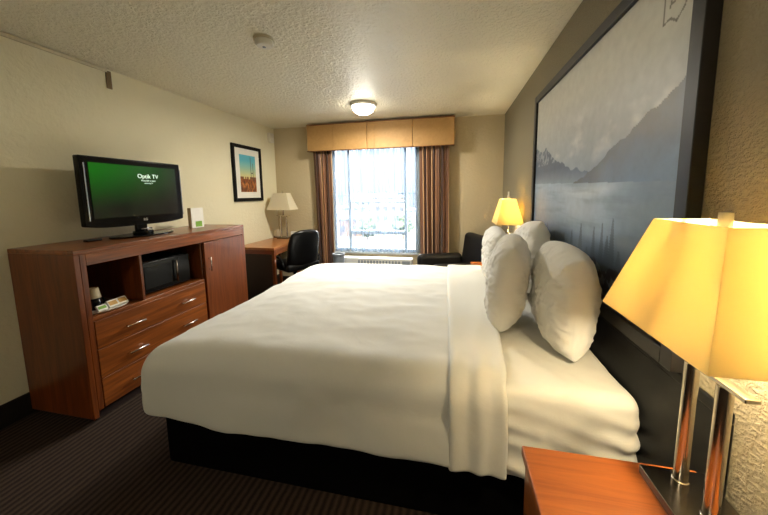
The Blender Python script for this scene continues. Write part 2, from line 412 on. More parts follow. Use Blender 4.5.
for (x, y, w_, d_, h_, k, lab) in blds:
    b = empty('building', (x, y, -8), lab, 'building', 'buildings far outside the window')
    box('wall', (-w_/2, 0, 0), (w_/2, d_, h_), bm_[k], b, 0)
    box('roof', (-w_/2-0.3, -0.3, h_), (w_/2+0.3, d_+0.3, h_+0.5), M['far_roof'], b, 0)
    nf = max(1, int(h_//3)); nc = int(w_//2.4)
    for i in range(nc):
        for j in range(nf):
            xx = -w_/2 + (i+0.5)*w_/nc
            box('window', (xx-0.6, -0.06, 1+j*3), (xx+0.6, 0.0, 2.3+j*3), M['far_glass'], b, 0)
def tree_mat():
    return plain('far_foliage', rgb(36, 48, 26), 0.9, noise_amt=0.35, nscale=3)
M['foliage'] = tree_mat(); M['bark'] = plain('far_bark', rgb(70, 56, 44), 0.9)
for (x, y, s, lab) in [(-29, 60, 2.4, 'round green tree left of the brownish building outside'), (-16, 58, 2.1, 'round green tree right of the brownish building outside'), (-38, 70, 2.9, 'largest round green tree, far left in the window view'), (-9.5, 62, 2.2, 'round green tree in front of the small white building outside')]:
    t = empty('tree', (x, y, -8), lab, 'tree', 'trees far outside the window')
    MB().tube((0, 0, 0), (0, 0, s*0.9), 0.22, 0.14, 10).build('trunk', M['bark'], t)
    bm = bmesh.new(); bmesh.ops.create_icosphere(bm, subdivisions=4, radius=s)
    for v in bm.verts:
        n = fbm(v.co.x*0.9+x, v.co.y*0.9, v.co.z*0.9); v.co *= 1+0.35*n; v.co.z += s*1.6
    g = MB(); g.bm.free(); g.bm = bm; g.build('crown', M['foliage'], t)

# ------------------------------------------------------------------ bed
BX0, BX1, BY0, BY1, BZ = -1.47, 0.667, 1.168, 3.10, 0.668
bed = empty('bed', ((BX0+BX1)/2, (BY0+BY1)/2, 0), 'king bed on a black platform base between the two nightstands', 'bed')
bc = Vector(bed.location)
def rbox_fn(a, b, r):
    a, b = Vector(a), Vector(b)
    def f(p):
        q = Vector((min(max(p.x, a.x+r), b.x-r), min(max(p.y, a.y+r), b.y-r), min(p.z, b.z-r)))
        d = p-q
        if d.length < 1e-9: return p
        # horizontal distance on the skirt, spherical near the top
        return q + d.normalized()*r
    return f
def shell(name, a, b, r, zlow, mat, parent, step=0.03, wr=None, open_head=False, xedge=None, solid=0.012, off=Vector()):
    """cloth lying on a box: top plus hanging sides, wrinkled by wr(p, n)"""
    a, b = Vector(a), Vector(b)
    # cross-section path across y: down near side, top, far side
    per = []
    hz = b.z-zlow
    ny = int((b.y-a.y)/step); nz = max(3, int(hz/step)); nx = int((b.x-a.x)/step)
    f = rbox_fn(a, b, r)
    bm = bmesh.new(); cache = {}
    def V(p):
        key = (round(p[0], 4), round(p[1], 4), round(p[2], 4))
        if key not in cache: cache[key] = bm.verts.new(p)
        return cache[key]
    xs = [a.x+(b.x-a.x)*i/nx for i in range(nx+1)]; ys = [a.y+(b.y-a.y)*i/ny for i in range(ny+1)]; zs = [zlow+(b.z-zlow)*i/nz for i in range(nz+1)]
    for i in range(nx):
        for j in range(ny): bm.faces.new([V((xs[i], ys[j], b.z)), V((xs[i+1], ys[j], b.z)), V((xs[i+1], ys[j+1], b.z)), V((xs[i], ys[j+1], b.z))])
        for k in range(nz):
            bm.faces.new([V((xs[i], a.y, zs[k])), V((xs[i+1], a.y, zs[k])), V((xs[i+1], a.y, zs[k+1])), V((xs[i], a.y, zs[k+1]))])
            bm.faces.new([V((xs[i+1], b.y, zs[k])), V((xs[i], b.y, zs[k])), V((xs[i], b.y, zs[k+1])), V((xs[i+1], b.y, zs[k+1]))])
    for j in range(ny):
        for k in range(nz):
            if open_head != 'both':
                bm.faces.new([V((a.x, ys[j+1], zs[k])), V((a.x, ys[j], zs[k])), V((a.x, ys[j], zs[k+1])), V((a.x, ys[j+1], zs[k+1]))])
            if not open_head:
                bm.faces.new([V((b.x, ys[j], zs[k])), V((b.x, ys[j+1], zs[k])), V((b.x, ys[j+1], zs[k+1])), V((b.x, ys[j], zs[k+1]))])
    # open ends must not be rounded off
    aa = Vector(a); bb = Vector(b)
    if open_head: bb.x += r
    if open_head == 'both': aa.x -= r
    f = rbox_fn(aa, bb, r)
    for v in bm.verts:
        p = v.co.copy()
        if xedge: 
            t = (p.x-a.x)/(b.x-a.x); p.x = xedge(t, p)
        q = f(p)
        if wr:
            n = (q-Vector((min(max(q.x, a.x+r), b.x-r), min(max(q.y, a.y+r), b.y-r), min(q.z, b.z-r))))
            n = n.normalized() if n.length > 1e-6 else Vector((0, 0, 1))
            q = q + wr(q, n)
        v.co = q - off
    m = MB(); m.bm.free(); m.bm = bm
    o = m.build(name, mat, parent, smooth=True)
    if solid:
        s = o.modifiers.new('solid', 'SOLIDIFY'); s.thickness = solid; s.offset = -1
    sb = o.modifiers.new('sub', 'SUBSURF'); sb.levels = 1; sb.render_levels = 1
    return o
box('bed_base', tuple(Vector((-1.47, 1.225, 0.0))-bc), tuple(Vector((0.62, 3.10, 0.335))-bc), M['skirt'], bed, 0.02)
def wr_matt(p, n):
    side = max(0, 1-(p.z-0.3)/0.36)
    a = 0.004*fbm(p.x*3, p.y*3, p.z*3) + 0.004*(1-min(1, abs(fbm(p.x*3, p.y*3+p.z*5, 41))*5))**2
    a -= 0.032*min(1, max(0, (0.17-p.x)/0.05))
    if p.y < 1.3 and p.x > 0.17:
        d = p.z + 0.25*p.x
        a += 0.014*(abs(math.sin(d*30+3*fbm(p.x*2.5, p.z*2, 1)))**3)*min(1, side*3)*(0.7+fbm(p.x*4, p.z*4, 5))
    return n*a
shell('mattress', (BX0, BY0, 0.31), (BX1, BY1, BZ+0.008), 0.05, 0.315, M['sheet'], bed, 0.018, wr_matt, False, None, 0.0, bc)

def wr_duvet(p, n):
    a = 0.010*fbm(p.x*1.6, p.y*1.6, p.z*2) + 0.006*fbm(p.x*5, p.y*7, p.z*5)
    rg = 1-min(1, abs(fbm(p.x*1.5+4, p.y*3.2+p.z*2, 11))*5)
    rh = 1-min(1, abs(fbm(p.x*2.2+p.y*1.5, p.y*1.2-p.x+p.z, 21))*6)
    a += 0.004*rg**2 + 0.0015*rh**2
    # long shallow creases running along the bed
    a += 0.004*math.sin(p.y*17+2.5*fbm(p.x*1.1, p.y*1.3, 3))*fbm(p.x*0.9, p.y*0.9, 9)
    v = n*a
    if p.x < -1.0: v += Vector((0, 0, -0.26*(p.x+1.0)**2))*min(1, max(0, (p.z-0.4)/0.2))
    if p.z < 0.5:
        v += Vector((0, 0, 0.012*fbm(p.x*3, p.y*3, 7)))
        if p.y < 1.4: v += Vector((0, -0.012-0.010*math.sin(p.x*6+1), 0))*(0.6-p.z)*3
        if p.x < -1.3: v += Vector((-0.02, 0, 0))*(0.6-p.z)*2
    return v
def hem_duvet(t, p):
    return p.x
dv = shell('bedspread', (-1.57, 1.15, 0.3), (0.02, 3.145, 0.705), 0.12, 0.325, M['duvet'], None, 0.03, wr_duvet, True, None, 0.014)
tag(dv, 'white cotton bedspread draped over the foot and sides of the king bed', 'bedspread')
def wr_fold(p, n):
    side = 1 if p.y < 1.32 else 0
    a = 0.006*fbm(p.x*4, p.y*1.6, p.z*2) + 0.002*(1-min(1, abs(fbm(p.x*6, p.y*1.2+p.z*1.2, 31))*4))**2
    a += 0.0075*math.sin(p.x*60+3*fbm(p.x*2, p.y*1.3+p.z, 3))*min(1, max(0, 2.1-p.y))*(0.5+0.5*side)
    a += 0.004*(1-min(1, abs(p.x-0.02)/0.03))
    return n*a
def xe(t, p):
    k = (p.y-1.15)/2.0
    xe_ = 0.205 + 0.115*min(1, max(0, k))**0.7
    xs_ = -0.005 - 0.03*k
    x = xs_+(xe_-xs_)*t
    if p.y < 1.2: x += 0.03*max(0, 0.7-p.z)*(t)
    return x
fs = shell('folded_sheet', (-0.02, 1.138, 0.3), (0.25, 3.160, 0.718), 0.13, 0.315, M['sheet'], None, 0.02, wr_fold, 'both', xe, 0.026)
tag(fs, 'white top sheet folded back as a wide band over the head end of the bedspread', 'sheet')

# pillows
def make_pillow(label, loc, rot, L=0.74, Hh=0.50, Th=0.13, seed=0):
    root = empty('pillow', loc, label, 'pillow', 'pillows propped against the headboard'); root.rotation_euler = rot
    def side(sg):
        def f(u, v):
            a, b = u*2-1, v*2-1
            # corners slightly pulled out, edges pulled in
            x = a*L/2*(1-0.09*b*b)*1.02; y = b*Hh/2*(1-0.12*a*a)*1.02
            e = max(0, (1-abs(a)**3.8))**0.5*max(0, (1-abs(b)**2.8))**0.52
            t = Th*e
            rad = 1-e
            wr = 0.010*fbm(a*1.6+seed, b*1.8, seed*3.1)*e
            # sharp creases: ridges that fan in from the seams
            r1 = 1-min(1, abs(fbm(a*1.0+seed, b*2.6, seed+2+sg))*4.5); r2_ = 1-min(1, abs(fbm(a*2.6+b*1.2, b*1.0+seed, seed+5+sg))*4.5)
            wr += (0.010*r1**2 + 0.011*r2_**2)*e
            ang = math.atan2(b, a); wr += 0.006*rad*math.sin(26*ang+5*fbm(a*2, b*2, seed))*e**0.3
            return (x, sg*(t+wr*min(1, e*3)), y)
        return f
    a = grid_mesh('pillowcase', side(1), 72, 60, M['pillow'], root)
    b_ = side(-1); bm = bmesh.new(); bm.from_mesh(a.data)
    me2 = grid_mesh('tmp', b_, 72, 60, M['pillow']); bm.from_mesh(me2.data); bpy.data.objects.remove(me2)
    bmesh.ops.remove_doubles(bm, verts=bm.verts, dist=1e-4); bmesh.ops.recalc_face_normals(bm, faces=bm.faces)
    bm.to_mesh(a.data); bm.free()
    for p in a.data.polygons: p.use_smooth = True
    sb = a.modifiers.new('sub', 'SUBSURF'); sb.levels = 1; sb.render_levels = 1
    return root
# local: length X, thickness Y, height Z ; turn so that length runs along world Y
make_pillow('plump white pillow nearest the lit lamp, leaning on the headboard behind the front one', (0.530, 1.625, 0.918), (R(2), 0, R(88)), 0.56, 0.49, 0.106, 1)
make_pillow('white pillow in front of the nearest one, standing farther from the headboard', (0.320, 1.84, 0.925), (R(7), 0, R(80)), 0.54, 0.50, 0.102, 2)
make_pillow('white rear pillow on the window side, its peaked corner showing above the others', (0.545, 2.34, 0.95), (R(2), R(12), R(92)), 0.60, 0.50, 0.090, 3)
make_pillow('white front pillow on the window side, almost hidden behind the near pair', (0.355, 2.66, 0.91), (R(4), 0, R(88)), 0.58, 0.44, 0.090, 4)

# headboard
hb = empty('headboard', (0.66, 2.1, 0), 'low black wooden headboard on the wall under the large landscape', 'headboard')
hc = Vector(hb.location)
box('panel', tuple(Vector((0.672, 0.90, 0.08))-hc), tuple(Vector((0.684, 3.09, 0.84))-hc), M['black'], hb, 0.003)
box('top_rail', tuple(Vector((0.670, 0.86, 0.84))-hc), tuple(Vector((0.684, 3.13, 0.87))-hc), M['black'], hb, 0.004)
for yy in (0.86, 3.09):
    box('post', tuple(Vector((0.6705, yy, 0.0))-hc), tuple(Vector((0.684, yy+0.04, 0.84))-hc), M['black'], hb, 0.003)

# ------------------------------------------------------------------ big landscape
PY0, PY1, PZ0, PZ1 = 1.03, 2.775, 0.872, 2.155
pt = empty('landscape_picture', (XR, (PY0+PY1)/2, PZ0), 'large framed misty mountain lake landscape above the bed', 'picture')
pc = Vector(pt.location)
FW = 0.052
def pb(n, a, b, m, **k): return box(n, tuple(Vector(a)-pc), tuple(Vector(b)-pc), m, pt, **k)
xf, xb = 0.646, 0.685
f_ = MB()
for a, b in [((xf, PY0, PZ0), (xb, PY0+FW, PZ1)), ((xf, PY1-FW, PZ0), (xb, PY1, PZ1)), ((xf, PY0+FW, PZ0), (xb, PY1-FW, PZ0+FW)), ((xf, PY0+FW, PZ1-FW), (xb, PY1-FW, PZ1))]:
    f_.box(tuple(Vector(a)-pc), tuple(Vector(b)-pc))
f_.build('frame', M['frame_black'], pt, 0.003)
def interp(pts, x):
    if x <= pts[0][0]: return pts[0][1]
    for (x0, y0_), (x1, y1_) in zip(pts, pts[1:]):
        if x <= x1: return y0_+(y1_-y0_)*(x-x0)/(x1-x0)
    return pts[-1][1]
BIG = [(1.0, 1.70), (1.1, 1.745), (1.15, 1.72), (1.2, 1.70), (1.28, 1.68), (1.38, 1.635), (1.5, 1.60), (1.6, 1.55), (1.7, 1.515), (1.88, 1.465), (2.0, 1.44), (3, 1.3)]
LEFT = [(1.3, 1.3), (1.7, 1.50), (1.82, 1.525), (1.96, 1.54), (2.13, 1.585), (2.28, 1.63), (2.40, 1.69), (2.47, 1.715), (2.56, 1.70), (2.71, 1.745), (3, 1.8)]
TREES = [(1.78, 1.25, .02), (1.70, 1.14, .02), (1.63, 1.25, .016), (1.55, 1.27, .016), (1.50, 1.22, .02), (1.46, 1.30, .02), (1.40, 1.17, .02), (1.33, 1.13, .03), (1.24, 1.17, .02), (2.02, 1.17, .018), (1.90, 1.20, .02), (2.20, 1.16, .02), (2.35, 1.2, .02), (1.17, 1.12, .03)]
def mix(a, b, t): t = min(1, max(0, t)); return tuple(a[i]+(b[i]-a[i])*t for i in range(3))
def seg_d(px, py, x0, y0_, x1, y1_):
    dx, dy = x1-x0, y1_-y0_; t = ((px-x0)*dx+(py-y0_)*dy)/(dx*dx+dy*dy); t = min(1, max(0, t)); return math.hypot(px-x0-t*dx, py-y0_-t*dy)
SCRIB = [(1.235, 2.10), (1.232, 1.94), (1.20, 1.945), (1.17, 1.925), (1.14, 1.95), (1.115, 1.99), (1.10, 2.10)]
SCRIB2 = [(1.20, 1.985), (1.175, 1.99), (1.15, 2.02), (1.14, 2.10)]
SCRIB3 = [(1.205, 1.98), (1.19, 2.03), (1.18, 2.10)]
def art_land(u, v):
    y = PY0+FW+(PY1-PY0-2*FW)*u; z = PZ0+FW+(PZ1-PZ0-2*FW)*v
    n = fbm(y*6, z*6, 1); n2 = fbm(y*22, z*22, 2)
    sky = mix((150, 161, 172), (196, 195, 186), (z-1.5)/0.45)
    cl = fbm(y*5, z*9, 4)
    if 1.5 < z < 1.95: sky = mix(sky, (214, 214, 208), max(0, cl)*1.3*max(0, 1-abs(z-1.68)/0.2))
    c = sky
    lz = interp(LEFT, y)+0.02*fbm(y*14, 0, 3)
    if z < lz:
        c = mix((84, 96, 114), (146, 162, 178), (1.56-z)/0.12)
        if fbm(y*24+z*12, z*20, 2) > 0.08 and z > 1.60 and y > 1.95: c = mix(c, (200, 206, 212), 0.5)
    bz = interp(BIG, y)+0.010*fbm(y*16, 0, 8)
    if z < bz:
        d = (bz-z)
        c = mix((104, 103, 101), (112, 132, 156), d/0.2+n*0.3)
        c = mix(c, (88, 96, 106), max(0, n2)*0.5)
    wz = 1.46-0.05*(2.0-y)*0.4
    if z < wz:
        k = (wz-z)/0.35
        c = mix((160, 178, 196), (92, 114, 140), k)
        st = math.exp(-((z-(1.42+0.02*math.sin(y*6)))/0.03)**2)*math.exp(-((y-1.75)/0.38)**2)
        c = mix(c, (214, 222, 228), st*0.9)
        g = math.exp(-((y-1.85)/0.35)**2)*math.exp(-((z-1.33)/0.10)**2)
        c = mix(c, (196, 208, 220), g*0.75)
        if y < 1.55: c = mix(c, (96, 112, 130), min(1, (1.55-y)/0.3)*0.7)
        c = mix(c, (80, 96, 112), max(0, fbm(y*3, z*26, 6))*0.35)
        c = mix(c, (58, 72, 86), (1.20-z)/0.12)
        for ty, tz, tw in TREES:
            base = 1.05
            if z < tz:
                hw = tw*(0.15+0.85*(tz-z)/(tz-base))*(0.75+0.5*abs(math.sin(z*260)))
                if abs(y-ty) < hw*1.7: c = mix(c, (50, 63, 76), 0.6)
        sh = 1.085+0.04*fbm(y*7, 0, 12)
        if z < sh:
            c = (26, 30, 36)
            if n2 > 0.25: c = (96, 104, 110)
    for L in (SCRIB, SCRIB2, SCRIB3):
        for (a, b), (a2, b2) in zip(L, L[1:]):
            if seg_d(y, z, a, b, a2, b2) < 0.0035: c = mix(c, (96, 92, 84), 0.8)
    k = 1+0.04*n2
    return (lin(max(0, c[0]*k)), lin(max(0, c[1]*k)), lin(max(0, c[2]*k)), 1)
def pfn(u, v): return tuple(Vector((0.662, PY0+FW+(PY1-PY0-2*FW)*u, PZ0+FW+(PZ1-PZ0-2*FW)*v))-pc)
cv = grid_mesh('canvas', pfn, 420, 300, M['canvas'], pt, smooth=False, col=art_land)
s_ = cv.modifiers.new('solid', 'SOLIDIFY'); s_.thickness = 0.016; s_.offset = -1 
s_.offset = 1

# ------------------------------------------------------------------ small picture on the left wall
QY0, QY1, QZ0, QZ1 = 3.475, 4.085, 1.34, 2.08
qp = empty('framed_print', (XL, (QY0+QY1)/2, QZ0), 'small black framed harbour print on the left wall above the desk', 'picture')
qc = Vector(qp.location)
f_ = MB(); qw = 0.045; x0, x1 = XL+0.001, XL+0.028
for a, b in [((x0, QY0, QZ0), (x1, QY0+qw, QZ1)), ((x0, QY1-qw, QZ0), (x1, QY1, QZ1)), ((x0, QY0+qw, QZ0), (x1, QY1-qw, QZ0+qw)), ((x0, QY0+qw, QZ1-qw), (x1, QY1-qw, QZ1))]:
    f_.box(tuple(Vector(a)-qc), tuple(Vector(b)-qc))
f_.build('frame', M['black'], qp, 0.003)
box('mat_board', tuple(Vector((x0, QY0+qw, QZ0+qw))-qc), tuple(Vector((x0+0.012, QY1-qw, QZ1-qw))-qc), M['mat_board'], qp, 0)
def art_print(u, v):
    n = fbm(u*8, v*8, 1)
    c = mix((214, 196, 130), (92, 178, 196), (v-0.40)/0.45)
    if v < 0.36+0.02*n:
        c = mix((120, 62, 28), (190, 120, 60), 0.5+n)
        if fbm(u*20, v*5, 3) > 0.2: c = (70, 44, 30)
    elif v < 0.42 and fbm(u*10, 0, 5) > -0.1: c = (120, 76, 46)
    if abs(u-0.68) < 0.018 and 0.3 < v < 0.97: c = (80, 76, 70)
    if abs(u-0.82) < 0.014 and 0.3 < v < 0.80: c = (90, 84, 76)
    if abs(u-0.75) < 0.05 and abs(v-0.52) < 0.012: c = (80, 70, 60)
    return tuple(lin(q) for q in c)+(1,)
def qfn(u, v): return tuple(Vector((x0+0.014, 3.615+0.335*u, 1.465+0.49*v))-qc)
grid_mesh('print', qfn, 70, 100, M['print'], qp, smooth=False, col=art_print)

# ------------------------------------------------------------------ curtains, sheers, valance
vl = empty('valance', (-1.01, 4.30, 2.045), 'box-pleated golden tan fabric valance over the window', 'valance')
vc = Vector(vl.location)
VX0, VX1, VY0, VZ0, VZ1 = -2.062, 0.035, 4.285, 2.048, 2.405
def vface():
    g = MB()
    seams = [VX0, -1.66, -1.16, -1.05, -0.52, VX1]
    for i, (a, b) in enumerate(zip(seams, seams[1:])):
        d = 0.010 if i in (0, 2, 4) else 0.0
        g.box(tuple(Vector((a+0.001, VY0+d, VZ0))-vc), tuple(Vector((b-0.001, VY0+0.03, VZ1))-vc))
    g.box(tuple(Vector((VX0, VY0+0.03, VZ0))-vc), tuple(Vector((VX0+0.02, YF-0.004, VZ1))-vc))
    g.box(tuple(Vector((VX1-0.02, VY0+0.03, VZ0))-vc), tuple(Vector((VX1, YF-0.004, VZ1))-vc))
    return g.build('fabric_face', M['valance'], vl, 0.006)
vface()
g = MB(); g.box(tuple(Vector((VX0-0.004, VY0-0.005, VZ1))-vc), tuple(Vector((VX1+0.004, YF-0.004, VZ1+0.010))-vc)); g.build('top_board', M['valance_edge'], vl, 0.002)
g = MB(); g.box(tuple(Vector((VX0-0.002, VY0-0.003, VZ0-0.008))-vc), tuple(Vector((VX1+0.002, VY0+0.03, VZ0))-vc)); g.build('piping', M['valance_edge'], vl, 0.002)

def drape(name, xt0, xt1, xb0, xb1, y, z0, z1, folds, amp, mat, label, cat, group, seed=0, solid=0.003, nu=160):
    root = empty(name, ((xt0+xt1)/2, y, z0), label, cat, group); rc = Vector(root.location)
    def f(u, v):
        k = v
        a = xb0+(xt0-xb0)*k; b = xb1+(xt1-xb1)*k
        uu = u+0.012*math.sin(u*23+seed)+0.01*math.sin(v*3+u*9+seed)
        x = a+(b-a)*u
        yy = y+amp*math.sin(uu*folds*2*PI)*(0.75+0.4*math.sin(u*17+seed))*(1.1-0.35*v) + 0.3*amp*math.sin(uu*folds*4.3*PI+v*2)
        return tuple(Vector((x, yy, z0+(z1-z0)*v))-rc)
    grid_mesh('curtain_cloth' if 'sheer' not in name else 'sheer_cloth', f, nu, 24, mat, root, uv=True, solid=solid)
    return root
drape('curtain', -2.02, -1.72, -1.99, -1.73, 4.385, 0.12, 2.10, 5, 0.028, M['curtain'], 'brown striped satin curtain at the left side of the window', 'curtain', 'window curtains', 1)
drape('curtain', -0.44, -0.03, -0.42, -0.02, 4.385, 0.12, 2.10, 6, 0.028, M['curtain'], 'brown striped satin curtain at the right side of the window beside the armchair', 'curtain', 'window curtains', 2)
drape('sheer_curtain', -1.74, -1.08, -1.74, -1.06, 4.450, 0.545, 2.12, 12, 0.014, M['sheer'], 'white sheer panel over the left half of the window', 'curtain', 'white sheers over the window', 3, 0, 220)
drape('sheer_curtain', -1.075, -0.43, -1.055, -0.40, 4.450, 0.545, 2.12, 12, 0.014, M['sheer'], 'white sheer panel over the right half of the window', 'curtain', 'white sheers over the window', 5, 0, 220)

# heating unit under the window
ac = empty('wall_air_conditioner', (-1.05, 4.36, 0), 'off-white air conditioner casing under the window behind the bed', 'air conditioner')
AC = Vector(ac.location)
def ab(n, a, b, m, **k): return box(n, tuple(Vector(a)-AC), tuple(Vector(b)-AC), m, ac, **k)
ab('casing', (-1.60, 4.20, 0.06), (-0.52, 4.345, 0.50), M['ac_white'], bevel=0.012)
ab('plinth', (-1.56, 4.22, 0.0), (-0.56, 4.34, 0.06), M['grey_plastic'])
g = MB()
for i in range(14): g.box(tuple(Vector((-1.30+0.045*i, 4.192, 0.40))-AC), tuple(Vector((-1.275+0.045*i, 4.203, 0.47))-AC))
g.build('vent_grille', M['grey_plastic'], ac)
ab('control_panel', (-0.66, 4.190, 0.40), (-0.55, 4.203, 0.475), M['grey_plastic'])
wb = empty('waste_basket', (-1.52, 4.0, 0), 'slim grey rounded bin in front of the left end of the air conditioner', 'bin')
MB().lathe([(0.0, 0.004), (0.065, 0.0), (0.072, 0.02), (0.082, 0.56), (0.084, 0.59), (0.076, 0.59), (0.066, 0.03), (0, 0.03)]).build('body', M['grey_plastic'], wb, smooth=True)
MB().lathe([(0.082, 0.585), (0.089, 0.585), (0.089, 0.60), (0.074, 0.60), (0.074, 0.585)]).build('rim', M['grey_plastic'], wb, smooth=True)

# ------------------------------------------------------------------ dresser
DX0, DX1, DY0, DY1, DH = -2.708, -2.171, 1.363, 2.905, 1.108
dr = empty('television_dresser', ((DX0+DX1)/2, (DY0+DY1)/2, 0), 'cherry wood dresser with open cubbies, drawers and a door under the television', 'dresser')
dc = Vector(dr.location)
def db(n, a, b, m, p=None, **k):
    o = box(n, tuple(Vector(a)-dc), tuple(Vector(b)-dc), m, p or dr, **k); return o
db('top', (DX0, DY0, DH-0.028), (DX1, DY1, DH), M['wood'], bevel=0.004)
for nm, y_ in (('side_panel', DY0), ('side_panel', DY1-0.03)):
    db(nm, (DX0, y_, 0.03), (DX1-0.001, y_+0.03, DH-0.028), M['wood_v'])
db('front_stile', (DX1-0.03, DY0+0.03, 0.07), (DX1, DY0+0.062, DH-0.028), M['wood_v'])
db('front_rail', (DX1-0.03, DY0+0.062, 1.005), (DX1, DY1-0.03, DH-0.028), M['wood'])
db('divider', (DX0+0.02, 1.752, 0.672), (DX1-0.004, 1.772, 1.005), M['wood_v'])
db('partition', (DX0+0.02, 2.322, 0.07), (DX1-0.022, 2.342, 1.005), M['wood_v'])
db('shelf', (DX0+0.02, DY0+0.03, 0.648), (DX1-0.002, 2.322, 0.672), M['wood'])
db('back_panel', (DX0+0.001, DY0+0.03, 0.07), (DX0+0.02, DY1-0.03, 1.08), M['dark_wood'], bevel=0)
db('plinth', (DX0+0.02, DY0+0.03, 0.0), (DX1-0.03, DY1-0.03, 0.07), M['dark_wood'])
for k, (z0, z1) in enumerate([(0.462, 0.646), (0.268, 0.458), (0.074, 0.264)]):
    d = db('drawer', (DX1-0.022, DY0+0.065, z0), (DX1+0.002, 2.320, z1), M['wood'], bevel=0.003)
    zc = (z0+z1)/2-0.012
    for yc in (1.665, 2.11):
        h = MB()
        for e in (-0.05, 0.05): h.tube(tuple(Vector((DX1+0.001, yc+e, zc))-dc), tuple(Vector((DX1+0.026, yc+e, zc))-dc), 0.004, n=8)
        h.tube(tuple(Vector((DX1+0.027, yc-0.066, zc))-dc), tuple(Vector((DX1+0.027, yc+0.066, zc))-dc), 0.0055, n=10)
        h.build('handle', M['nickel'], d, smooth=True)
dd = db('door', (DX1-0.022, 2.344, 0.074), (DX1+0.002, DY1-0.032, 1.000), M['wood_v'], bevel=0.003)
h = MB()
for e in (0.75, 0.85): h.tube(tuple(Vector((DX1+0.001, 2.385, e))-dc), tuple(Vector((DX1+0.026, 2.385, e))-dc), 0.004, n=8)
h.tube(tuple(Vector((DX1+0.027, 2.385, 0.735))-dc), tuple(Vector((DX1+0.027, 2.385, 0.865))-dc), 0.0055, n=10)
h.build('handle', M['nickel'], dd, smooth=True)

# microwave in right cubby
mw = empty('microwave', (-2.44, 2.02, 0.672), 'black microwave inside the right cubby of the dresser', 'microwave')
mc = Vector(mw.location)
def mb(n, a, b, m, **k): return box(n, tuple(Vector(a)-mc), tuple(Vector(b)-mc), m, mw, **k)
mb('body', (-2.60, 1.80, 0.682), (-2.262, 2.25, 0.925), M['black'], bevel=0.006)
mb('door', (-2.262, 1.803, 0.686), (-2.244, 2.13, 0.921), M['black_gloss'], bevel=0.004)
M['mw_glass'] = plain('dark_door_glass', rgb(16, 18, 17), 0.4, spec=0.2)
mb('door_glass', (-2.244, 1.835, 0.72), (-2.242, 2.065, 0.89), M['mw_glass'], bevel=0)
mb('control_panel', (-2.262, 2.132, 0.686), (-2.246, 2.247, 0.921), M['black_gloss'], bevel=0.003)
hh = MB(); hh.tube(tuple(Vector((-2.225, 2.10, 0.715))-mc), tuple(Vector((-2.225, 2.10, 0.895))-mc), 0.007, n=10)
for z in (0.725, 0.885): hh.tube(tuple(Vector((-2.246, 2.10, z))-mc), tuple(Vector((-2.225, 2.10, z))-mc), 0.005, n=8)
hh.build('handle', M['chrome_dark'], mw, smooth=True)
for yy in (1.84, 2.21):
    for xx in (-2.56, -2.30):
        MB().tube(tuple(Vector((xx, yy, 0.672))-mc), tuple(Vector((xx, yy, 0.684))-mc), 0.012, n=10).build('foot', M['black'], mw)

# tray with coffee things in left cubby
ty = empty('tray', (-2.27, 1.57, 0.672), 'small white oval serving tray in the left dresser cubby', 'tray')
g = MB(); prof = []
def ell(a, b, n=28): return [(a*math.cos(2*PI*i/n), b*math.sin(2*PI*i/n)) for i in range(n)]
g.prism(ell(0.075, 0.125), 0.0, 0.006); g.build('base', M['white_plastic'], ty, 0.002)
g = MB(); o1 = ell(0.088, 0.138); i1 = ell(0.076, 0.126); n = len(o1)
vs = [(x, y, 0.004) for x, y in i1]+[(x, y, 0.016) for x, y in o1]+[(x, y, 0.013) for x, y in o1]+[(x, y, 0.0) for x, y in i1]
fc = []
for i in range(n):
    j = (i+1) % n
    for k in range(3): fc.append((k*n+i, k*n+j, (k+1)*n+j, (k+1)*n+i))
    fc.append((3*n+i, 3*n+j, j, i))
g._add(vs, fc); g.build('rim', M['white_plastic'], ty, smooth=True)
mug = empty('coffee_mug', (-2.31, 1.535, 0.679), 'dark mug standing on the tray under the beige cup', 'mug')
MB().lathe([(0, 0), (0.032, 0), (0.038, 0.01), (0.038, 0.078), (0.034, 0.078), (0.034, 0.012), (0, 0.012)]).build('bowl', M['black_gloss'], mug, smooth=True)
hm = MB(); pr = None
for i in range(9):
    a = -PI/2+PI*i/8; q = Vector((0, 0.036+0.022*math.cos(a), 0.042+0.024*math.sin(a)))
    if pr: hm.tube(pr, q, 0.005, n=8)
    pr = q
hm.build('handle', M['black_gloss'], mug, smooth=True)
cp = empty('paper_cup', (-2.31, 1.535, 0.757), 'beige paper cup turned over on top of the dark mug', 'cup')
MB().lathe([(0.036, 0), (0.038, 0.002), (0.036, 0.006), (0.027, 0.066), (0.024, 0.066), (0.024, 0.062), (0.025, 0.062), (0.0, 0.060)]).build('body', M['cup'], cp, smooth=True)
def sachet(name, label, y, w, mats, x=-2.225, hgt=0.05):
    s = empty(name, (x, y, 0.6795), label, 'sachet', 'sachets on the tray')
    rot = Matrix.Rotation(R(-38), 3, 'Y')
    g = MB(); g.box((-0.007, -w/2, 0), (0.007, w/2, hgt), rot, (0, 0, 0)); o = g.build('packet', mats[0], s, 0.002)
    zl = min((v.co.z for v in o.data.vertices)); s.location.z -= zl-0.0003
    g = MB(); g.box((0.0072, -w/2+0.006, 0.010), (0.0082, w/2-0.006, hgt-0.010), rot, (0, 0, 0)); g.build('printed_label', mats[1], s)
    return s
sachet('sachet', 'white and gold coffee sachet at the middle of the tray', 1.592, 0.062, (M['paper'], M['gold_print']))
sachet('sachet', 'white and gold coffee sachet at the right end of the tray', 1.658, 0.062, (M['paper'], M['gold_print']), -2.232)
sachet('sachet', 'green and white tea sachet at the left end of the tray', 1.518, 0.058, (M['paper'], M['green_print']), -2.218, 0.04)

